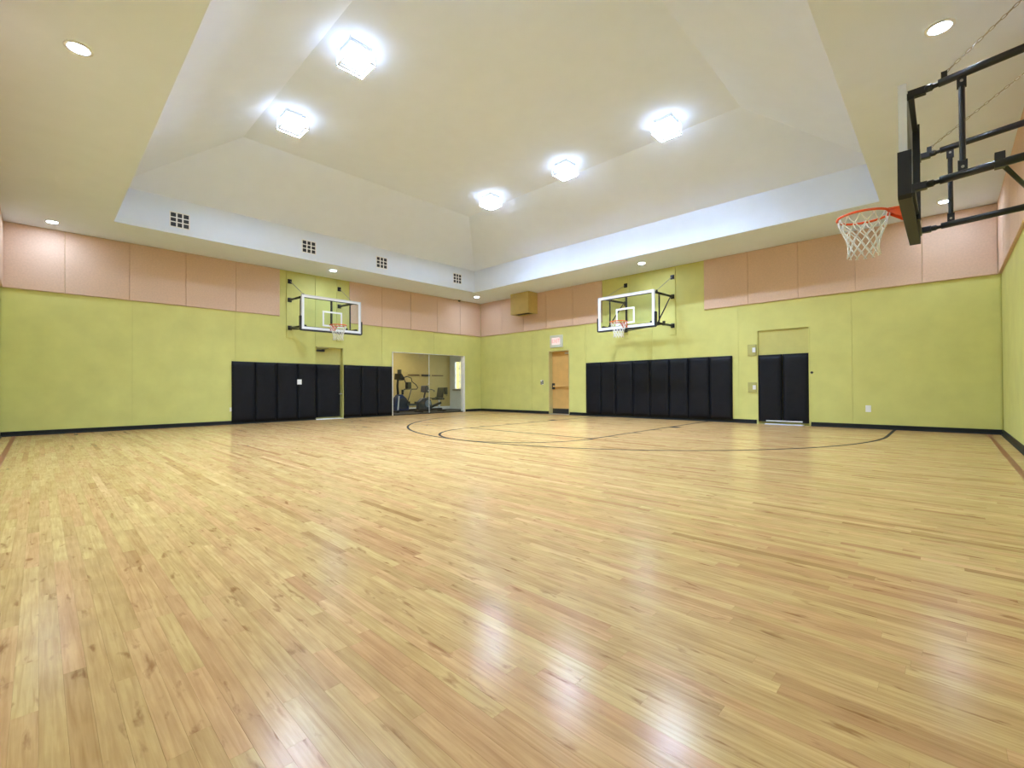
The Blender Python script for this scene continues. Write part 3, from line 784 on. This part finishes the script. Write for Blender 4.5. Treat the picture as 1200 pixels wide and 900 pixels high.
r = thing('exit_sign', 'lit white EXIT sign above the wooden exit door', 'sign', (4.055, WS, 2.405), 0)
MB().box(-0.28, -0.06, 0, 0.28, 0, 0.44).build('sign_housing', 'sign_grey', r, 0.012)
MB().box(-0.185, -0.066, 0.10, 0.185, -0.059, 0.35).build('lit_face', 'exit_face', r)
fc = bpy.data.curves.new('exit_text', 'FONT'); fc.body = 'EXIT'; fc.size = 0.185; fc.align_x = 'CENTER'; fc.align_y = 'CENTER'; fc.extrude = 0.002
to = bpy.data.objects.new('exit_text_curve', fc); COL.objects.link(to)
bpy.context.view_layer.update()
me = bpy.data.meshes.new_from_object(to.evaluated_get(bpy.context.evaluated_depsgraph_get()))
bpy.data.objects.remove(to)
me.materials.clear(); me.materials.append(MT['exit_red'])
lt = bpy.data.objects.new('lettering', me); COL.objects.link(lt); lt.parent = r
lt.location = (0, -0.068, 0.222); lt.rotation_euler = (math.pi / 2, 0, 0)

r = thing('duct_enclosure', 'tan painted box under the soffit beside the far corner', 'duct box', (2.727, -0.032, 3.72), 0)
MB().box(-0.457, -0.50, 0.03, 0.457, 0, H - 3.72 - 0.002).build('box_body', 'duct_box', r, 0.008)
m = MB()
for c in cells(-0.457, 0.457, -0.50, 0.0, [(-0.38, 0.38, -0.42, -0.08)]): m.box(c[0], c[2], 0.0, c[1], c[3], 0.03)
m.build('bottom_trim', 'duct_box', r)
for k in range(8): MB().box(-0.38, -0.41 + k * 0.04, 0.012, 0.38, -0.40 + k * 0.04, 0.03).build('louvre', 'dark_plastic', r)

r = thing('security_camera', 'small dark dome camera at the top of the far left wall near the corner', 'camera', (0.12, -1.253, H), 0)
MB().disc((0, 0, 0), (0, 0, -1), 0.06, 0.03, 18).build('mount', 'plate_white', r)
m = MB(); m.tube([(0, 0, -0.03 - 0.05 * math.sin(t)) for t in [k * math.pi / 12 for k in range(6)]], 0, 18, rs=[0.055 * math.cos(k * math.pi / 12) for k in range(6)]); m.build('dome', 'dark_plastic', r, smooth=True)

# ------------------------------------------------------------------ exercise room behind the glass
GX, GY0, GY1, GZ = -2.72, -5.3, 0.5, 2.75
WIN = (-2.36, -1.74, 0.90, 2.21)
g = tag(MB().box(GX - 0.2, GY0, -0.12, -0.0, GY1 + 0.2, 0.0).build('floor_exercise_room', 'rubber'), 'dark rubber floor of the exercise room behind the glass', 'floor', kind='structure')
tag(MB().box(GX - 0.2, GY0 - 0.1, 0, GX, GY1 + 0.2, GZ).build('wall_exercise_back', 'tan_wall'), 'tan rear wall of the exercise room', 'wall', kind='structure')
m = MB()
for c in cells(GX - 0.2, -T, 0.0, GZ, [WIN]): m.box(c[0], GY1, c[2], c[1], GY1 + 0.08, c[3])
tag(m.build('wall_exercise_side', 'pale_wall'), 'pale side wall with window in the exercise room', 'wall', kind='structure')
tag(MB().box(GX, GY0 - 0.1, 0, -T, GY0, GZ).build('wall_exercise_end', 'tan_wall'), 'tan end wall of the exercise room', 'wall', kind='structure')
tag(MB().box(GX - 0.2, GY0 - 0.1, GZ, -T, GY1 + 0.2, GZ + 0.08).build('ceiling_exercise_room', 'white'), 'white ceiling of the exercise room', 'ceiling', kind='structure')
tag(MB().box(GX, GY0, 0, GX + 0.015, GY1, 0.13).build('baseboard_exercise_back', 'trim_white'), 'white baseboard along the tan rear wall', 'baseboard', kind='structure')
r = thing('added_panel_light', 'unseen ceiling panel light added to brighten the exercise room', 'light', (-1.4, -2.6, GZ))  # added out of view to brighten the room behind the glass
MB().box(-0.32, -0.62, -0.03, 0.32, 0.62, 0).build('frame', 'trim_white', r)
MB().box(-0.29, -0.59, -0.034, 0.29, 0.59, -0.028).build('diffuser', 'added_room_light', r)

# glazed opening
w1 = thing('window_1', 'tall two pane glass partition in the far left wall', 'window', (0, 0, 0), 0, None, 'structure')
y0, y1, _, z1 = GLASS
for c in ((y0, y0 + 0.03, 0.0, z1), (y1 - 0.06, y1, 0.0, z1), (y0 + 0.03, y1 - 0.06, z1 - 0.012, z1)):
    MB().box(-T, c[0], c[2], -WS + 0.012, c[1], c[3]).build('frame', 'trim_white', w1)
MB().box(-0.11, y0 + 0.03, 0.0, -0.07, y1 - 0.06, 0.035).build('bottom_track', 'black_steel', w1)
for a, b in ((y0 + 0.03, -2.588), (-2.58, y1 - 0.06)):
    MB().box(-0.096, a, 0.035, -0.084, b, z1 - 0.012).build('pane', 'partition_glass', w1)
MB().box(-0.1, -2.591, 0.035, -0.08, -2.577, z1 - 0.012).build('pane_joint', 'alu', w1)
m = MB(); m.tube([(-0.06, -2.63, 0.88), (-0.02, -2.63, 0.88), (-0.02, -2.63, 1.12), (-0.06, -2.63, 1.12)], 0.012, 8); m.box(-0.086, -2.65, 0.86, -0.06, -2.61, 0.90); m.box(-0.086, -2.65, 1.10, -0.06, -2.61, 1.14)
m.build('pull_handle', 'steel', w1)

# side window and what it looks at
w2 = thing('window_2', 'narrow window with bright panes in the side wall of the exercise room', 'window', (0, 0, 0), 0, None, 'structure')
a0, a1, z0, z1 = WIN
m = MB()
for c in cells(a0, a1, z0, z1, [(a0 + 0.04, a1 - 0.04, z0 + 0.04, z1 - 0.04)]): m.box(c[0], GY1 - 0.02, c[2], c[1], GY1 + 0.06, c[3])
m.build('frame', 'trim_white', w2)
MB().box(a0 - 0.05, GY1 - 0.09, z0 - 0.04, a1 + 0.05, GY1 - 0.02, z0).build('window_sill', 'grey_plastic', w2)
MB().box((a0 + a1) / 2 - 0.011, GY1 + 0.03, z0 + 0.04, (a0 + a1) / 2 + 0.011, GY1 + 0.06, z1 - 0.04).build('glazing_bar', 'trim_white', w2)
for k in (1, 2, 3):
    z = z0 + 0.04 + k * (z1 - z0 - 0.08) / 4
    MB().box(a0 + 0.04, GY1 + 0.03, z - 0.011, a1 - 0.04, GY1 + 0.06, z + 0.011).build('glazing_bar', 'trim_white', w2)
for i in range(2):
    for k in range(4):
        xa = a0 + 0.04 + i * (a1 - a0 - 0.08) / 2; za = z0 + 0.04 + k * (z1 - z0 - 0.08) / 4
        MB().box(xa + 0.011, GY1 + 0.042, za + 0.011, xa + (a1 - a0 - 0.08) / 2 - 0.011, GY1 + 0.048, za + (z1 - z0 - 0.08) / 4 - 0.011).build('pane', 'glass', w2)
tag(MB().box(-11, 3.5, -0.1, -1.5, 3.7, 5.2).build('wall_outside', 'stucco'), 'sunlit yellow outside wall seen through the side window', 'wall', kind='structure')
tag(MB().box(-9, GY1 + 0.2, -0.2, 0.0, 3.5, -0.1).build('ground_outside', 'ground'), 'pale paving outside the side window', 'ground', kind='structure')

# elliptical trainer : front towards -y
def ellipt():
    R = thing('elliptical_trainer', 'dark blue and grey elliptical trainer behind the glass', 'exercise machine', (-1.75, -2.35, 0), 0)
    P = lambda pts: [(x, y, z) for x, y, z in pts]
    m = MB(); m.box(-0.28, -0.78, 0.0, 0.28, -0.68, 0.07); m.box(-0.28, 0.72, 0.0, 0.28, 0.82, 0.07); m.box(-0.06, -0.75, 0.04, 0.06, 0.78, 0.12); m.build('base_frame', 'dark_plastic', R, 0.01)
    # shroud round the flywheel
    pol = [(-0.75, 0.06), (-0.12, 0.06), (-0.10, 0.30), (-0.22, 0.56), (-0.42, 0.72), (-0.58, 0.72), (-0.72, 0.55), (-0.78, 0.30)]
    m = MB().prism(pol, -0.13, 0.13); m.v = [(y, x, z) for x, y, z in m.v]; s = m.build('shroud', 'blue_plastic', R, 0.03)
    for sx in (-1, 1):
        m = MB().disc((sx * 0.13, -0.40, 0.36), (sx, 0, 0), 0.23, 0.02, 26); m.build('flywheel_cover', 'grey_plastic', s)
        m = MB(); m.bar((sx * 0.16, -0.66, 0.10), (sx * 0.15, -0.60, 0.66), 0.03, 0.05); m.build('trim_strip', 'alu', s)
    MB().tube([(0, -0.55, 0.68), (0, -0.58, 1.05), (0, -0.55, 1.36)], 0.045, 10).build('mast', 'dark_plastic', R, smooth=True)
    m = MB().prism([(-0.60, 1.33), (-0.42, 1.28), (-0.36, 1.36), (-0.50, 1.56), (-0.58, 1.56)], -0.2, 0.2); m.v = [(y, x, z) for x, y, z in m.v]; c = m.build('console', 'dark_plastic', R, 0.012)
    m = MB(); m.add([(-0.14, -0.372, 1.39), (0.14, -0.372, 1.39), (0.14, -0.478, 1.545), (-0.14, -0.478, 1.545)], [(0, 1, 2, 3)]); m.v = [(x, y + 0.003, z + 0.003) for x, y, z in m.v]
    m.box(-0.13, -0.50, 1.55, 0.13, -0.47, 1.72); m.build('display', 'grey_plastic', c)
    for sx in (-1, 1):
        MB().tube([(sx * 0.24, -0.50, 1.38), (sx * 0.26, -0.30, 1.44), (sx * 0.26, -0.10, 1.38), (sx * 0.25, -0.06, 1.24), (sx * 0.25, 0.12, 1.12), (sx * 0.25, 0.22, 1.00), (sx * 0.25, 0.17, 0.93), (sx * 0.25, -0.10, 0.93)], 0.019, 8).build('handlebar', 'dark_plastic', R, smooth=True)
        MB().tube([(sx * 0.26, -0.10, 0.93), (sx * 0.26, -0.20, 0.62), (sx * 0.24, -0.30, 0.34)], 0.02, 8).build('swing_arm', 'grey_plastic', R, smooth=True)
        MB().bar((sx * 0.24, -0.32, 0.30), (sx * 0.24, 0.68, 0.26), 0.05, 0.06).build('pedal_rail', 'grey_plastic', R)
        m = MB(); m.box(sx * 0.24 - 0.07, 0.12, 0.29, sx * 0.24 + 0.07, 0.50, 0.33); m.box(sx * 0.24 - 0.07, 0.10, 0.33, sx * 0.24 + 0.07, 0.13, 0.42); m.build('foot_pedal', 'dark_plastic', R, 0.008)
    MB().box(-0.10, -0.16, 0.95, 0.10, 0.02, 1.22).build('chest_pad', 'dark_plastic', R, 0.02)
    m = MB(); m.disc((0, -0.34, 0.72), (0, 0, 1), 0.045, 0.19, 14); m.build('water_bottle_holder', 'dark_plastic', R)
    m = MB(); m.prism([(0.45, 0.10), (0.86, 0.10), (0.80, 0.44), (0.50, 0.50)], -0.12, 0.12); m.v = [(y, x, z) for x, y, z in m.v]; m.build('rear_housing', 'blue_plastic', R, 0.03)
ellipt()

def bike():
    R = thing('exercise_bike', 'grey recumbent exercise bike with black seat behind the glass', 'exercise machine', (-1.2, -1.75, 0), 0)
    m = MB(); m.box(-0.26, -0.58, 0, 0.26, -0.50, 0.06); m.box(-0.26, 0.56, 0, 0.26, 0.64, 0.06); m.box(-0.05, -0.55, 0.05, 0.05, 0.6, 0.14); m.build('base_frame', 'dark_plastic', R, 0.01)
    pol = [(-0.62, 0.10), (0.02, 0.10), (0.06, 0.30), (-0.02, 0.50), (-0.14, 0.58), (-0.42, 0.56), (-0.60, 0.42)]
    m = MB().prism(pol, -0.10, 0.10); m.v = [(y, x, z) for x, y, z in m.v]; s = m.build('shroud', 'grey_plastic', R, 0.03)
    for sx in (-1, 1):
        MB().disc((sx * 0.10, -0.16, 0.34), (sx, 0, 0), 0.15, 0.015, 24).build('crank_cover', 'light_grey', s)
        m = MB(); m.bar((sx * 0.13, -0.16, 0.34), (sx * 0.13, -0.16 + sx * 0.12, 0.34 - sx * 0.12), 0.02, 0.03); m.box(sx * 0.13, -0.21 + sx * 0.12, 0.325 - sx * 0.12, sx * 0.24, -0.11 + sx * 0.12, 0.355 - sx * 0.12); m.build('pedal', 'dark_plastic', s)
    MB().tube([(0, -0.30, 0.54), (0, -0.22, 0.84)], 0.035, 10).build('mast', 'dark_plastic', R, smooth=True)
    m = MB().prism([(-0.34, 0.82), (-0.16, 0.78), (-0.10, 0.86), (-0.22, 1.08), (-0.32, 1.06)], -0.17, 0.17); m.v = [(y, x, z) for x, y, z in m.v]; c = m.build('console', 'grey_plastic', R, 0.015)
    MB().add([(-0.12, -0.108, 0.88), (0.12, -0.108, 0.88), (0.12, -0.205, 1.055), (-0.12, -0.205, 1.055), (-0.12, -0.10, 0.885), (0.12, -0.10, 0.885), (0.12, -0.197, 1.06), (-0.12, -0.197, 1.06)],
             [(0, 1, 2, 3), (7, 6, 5, 4), (0, 4, 5, 1), (1, 5, 6, 2), (2, 6, 7, 3), (3, 7, 4, 0)]).build('display', 'light_grey', c)
    m = MB(); m.tube([(-0.16, -0.24, 0.90), (-0.24, -0.12, 0.92), (-0.25, 0.04, 0.88), (-0.22, 0.06, 0.82)], 0.016, 8); m.tube([(0.16, -0.24, 0.90), (0.24, -0.12, 0.92), (0.25, 0.04, 0.88), (0.22, 0.06, 0.82)], 0.016, 8); m.build('front_handlebar', 'grey_plastic', R, smooth=True)
    MB().bar((0, 0.02, 0.18), (0, 0.56, 0.36), 0.08, 0.09).build('seat_rail', 'dark_plastic', R)
    MB().tube([(0, 0.42, 0.10), (0, 0.50, 0.30), (0, 0.46, 0.50)], 0.035, 10).build('seat_post', 'alu', R, smooth=True)
    m = MB(); m.box(-0.2, 0.22, 0.48, 0.2, 0.62, 0.56); m.build('seat', 'dark_plastic', R, 0.035)
    m = MB(); m.prism([(0.52, 0.58), (0.60, 0.56), (0.68, 0.98), (0.60, 1.0)], -0.2, 0.2); m.v = [(y, x - 0.06, z) for x, y, z in m.v]; m.build('backrest', 'dark_plastic', R, 0.03)
    for sx in (-1, 1):
        MB().tube([(sx * 0.20, 0.50, 0.50), (sx * 0.28, 0.40, 0.52), (sx * 0.28, 0.12, 0.58), (sx * 0.28, 0.06, 0.60)], 0.016, 8).build('side_handle', 'dark_plastic', R, smooth=True)
bike()

# items on the tan rear wall
r = thing('wall_rail', 'thin brown rail with dark middle section on the tan rear wall', 'rail', (GX, -0.88, 1.55), 0)
MB().box(0.03, -0.95, -0.025, 0.06, -0.36, 0.02).build('rail', 'wood_rail', r, 0.006)
MB().box(0.03, 0.32, -0.03, 0.06, 0.95, 0.015).build('rail', 'wood_rail', r, 0.006)
MB().box(0.0, -0.23, -0.05, 0.07, 0.20, 0.03).build('clamp', 'dark_plastic', r, 0.008)
for y in (-0.85, -0.42, 0.38, 0.85): MB().box(0, y - 0.02, -0.02, 0.03, y + 0.02, 0.015).build('bracket', 'dark_plastic', r)

r = thing('wall_fixture', 'small dark fixture hanging low on the tan wall beside the side window', 'fixture', (GX, 0.24, 0.6), 0)
MB().box(0.0, -0.09, 0.08, 0.05, 0.09, 0.40).build('fixture_body', 'dark_plastic', r, 0.015)
MB().box(0.05, -0.08, 0.12, 0.09, -0.02, 0.38).build('side_cover', 'dark_plastic', r, 0.015)
MB().tube([(0.07, -0.05, 0.13), (0.06, 0.0, 0.02), (0.04, 0.06, 0.0), (0.03, 0.07, 0.09)], 0.008, 6).build('cord', 'dark_plastic', r, smooth=True)
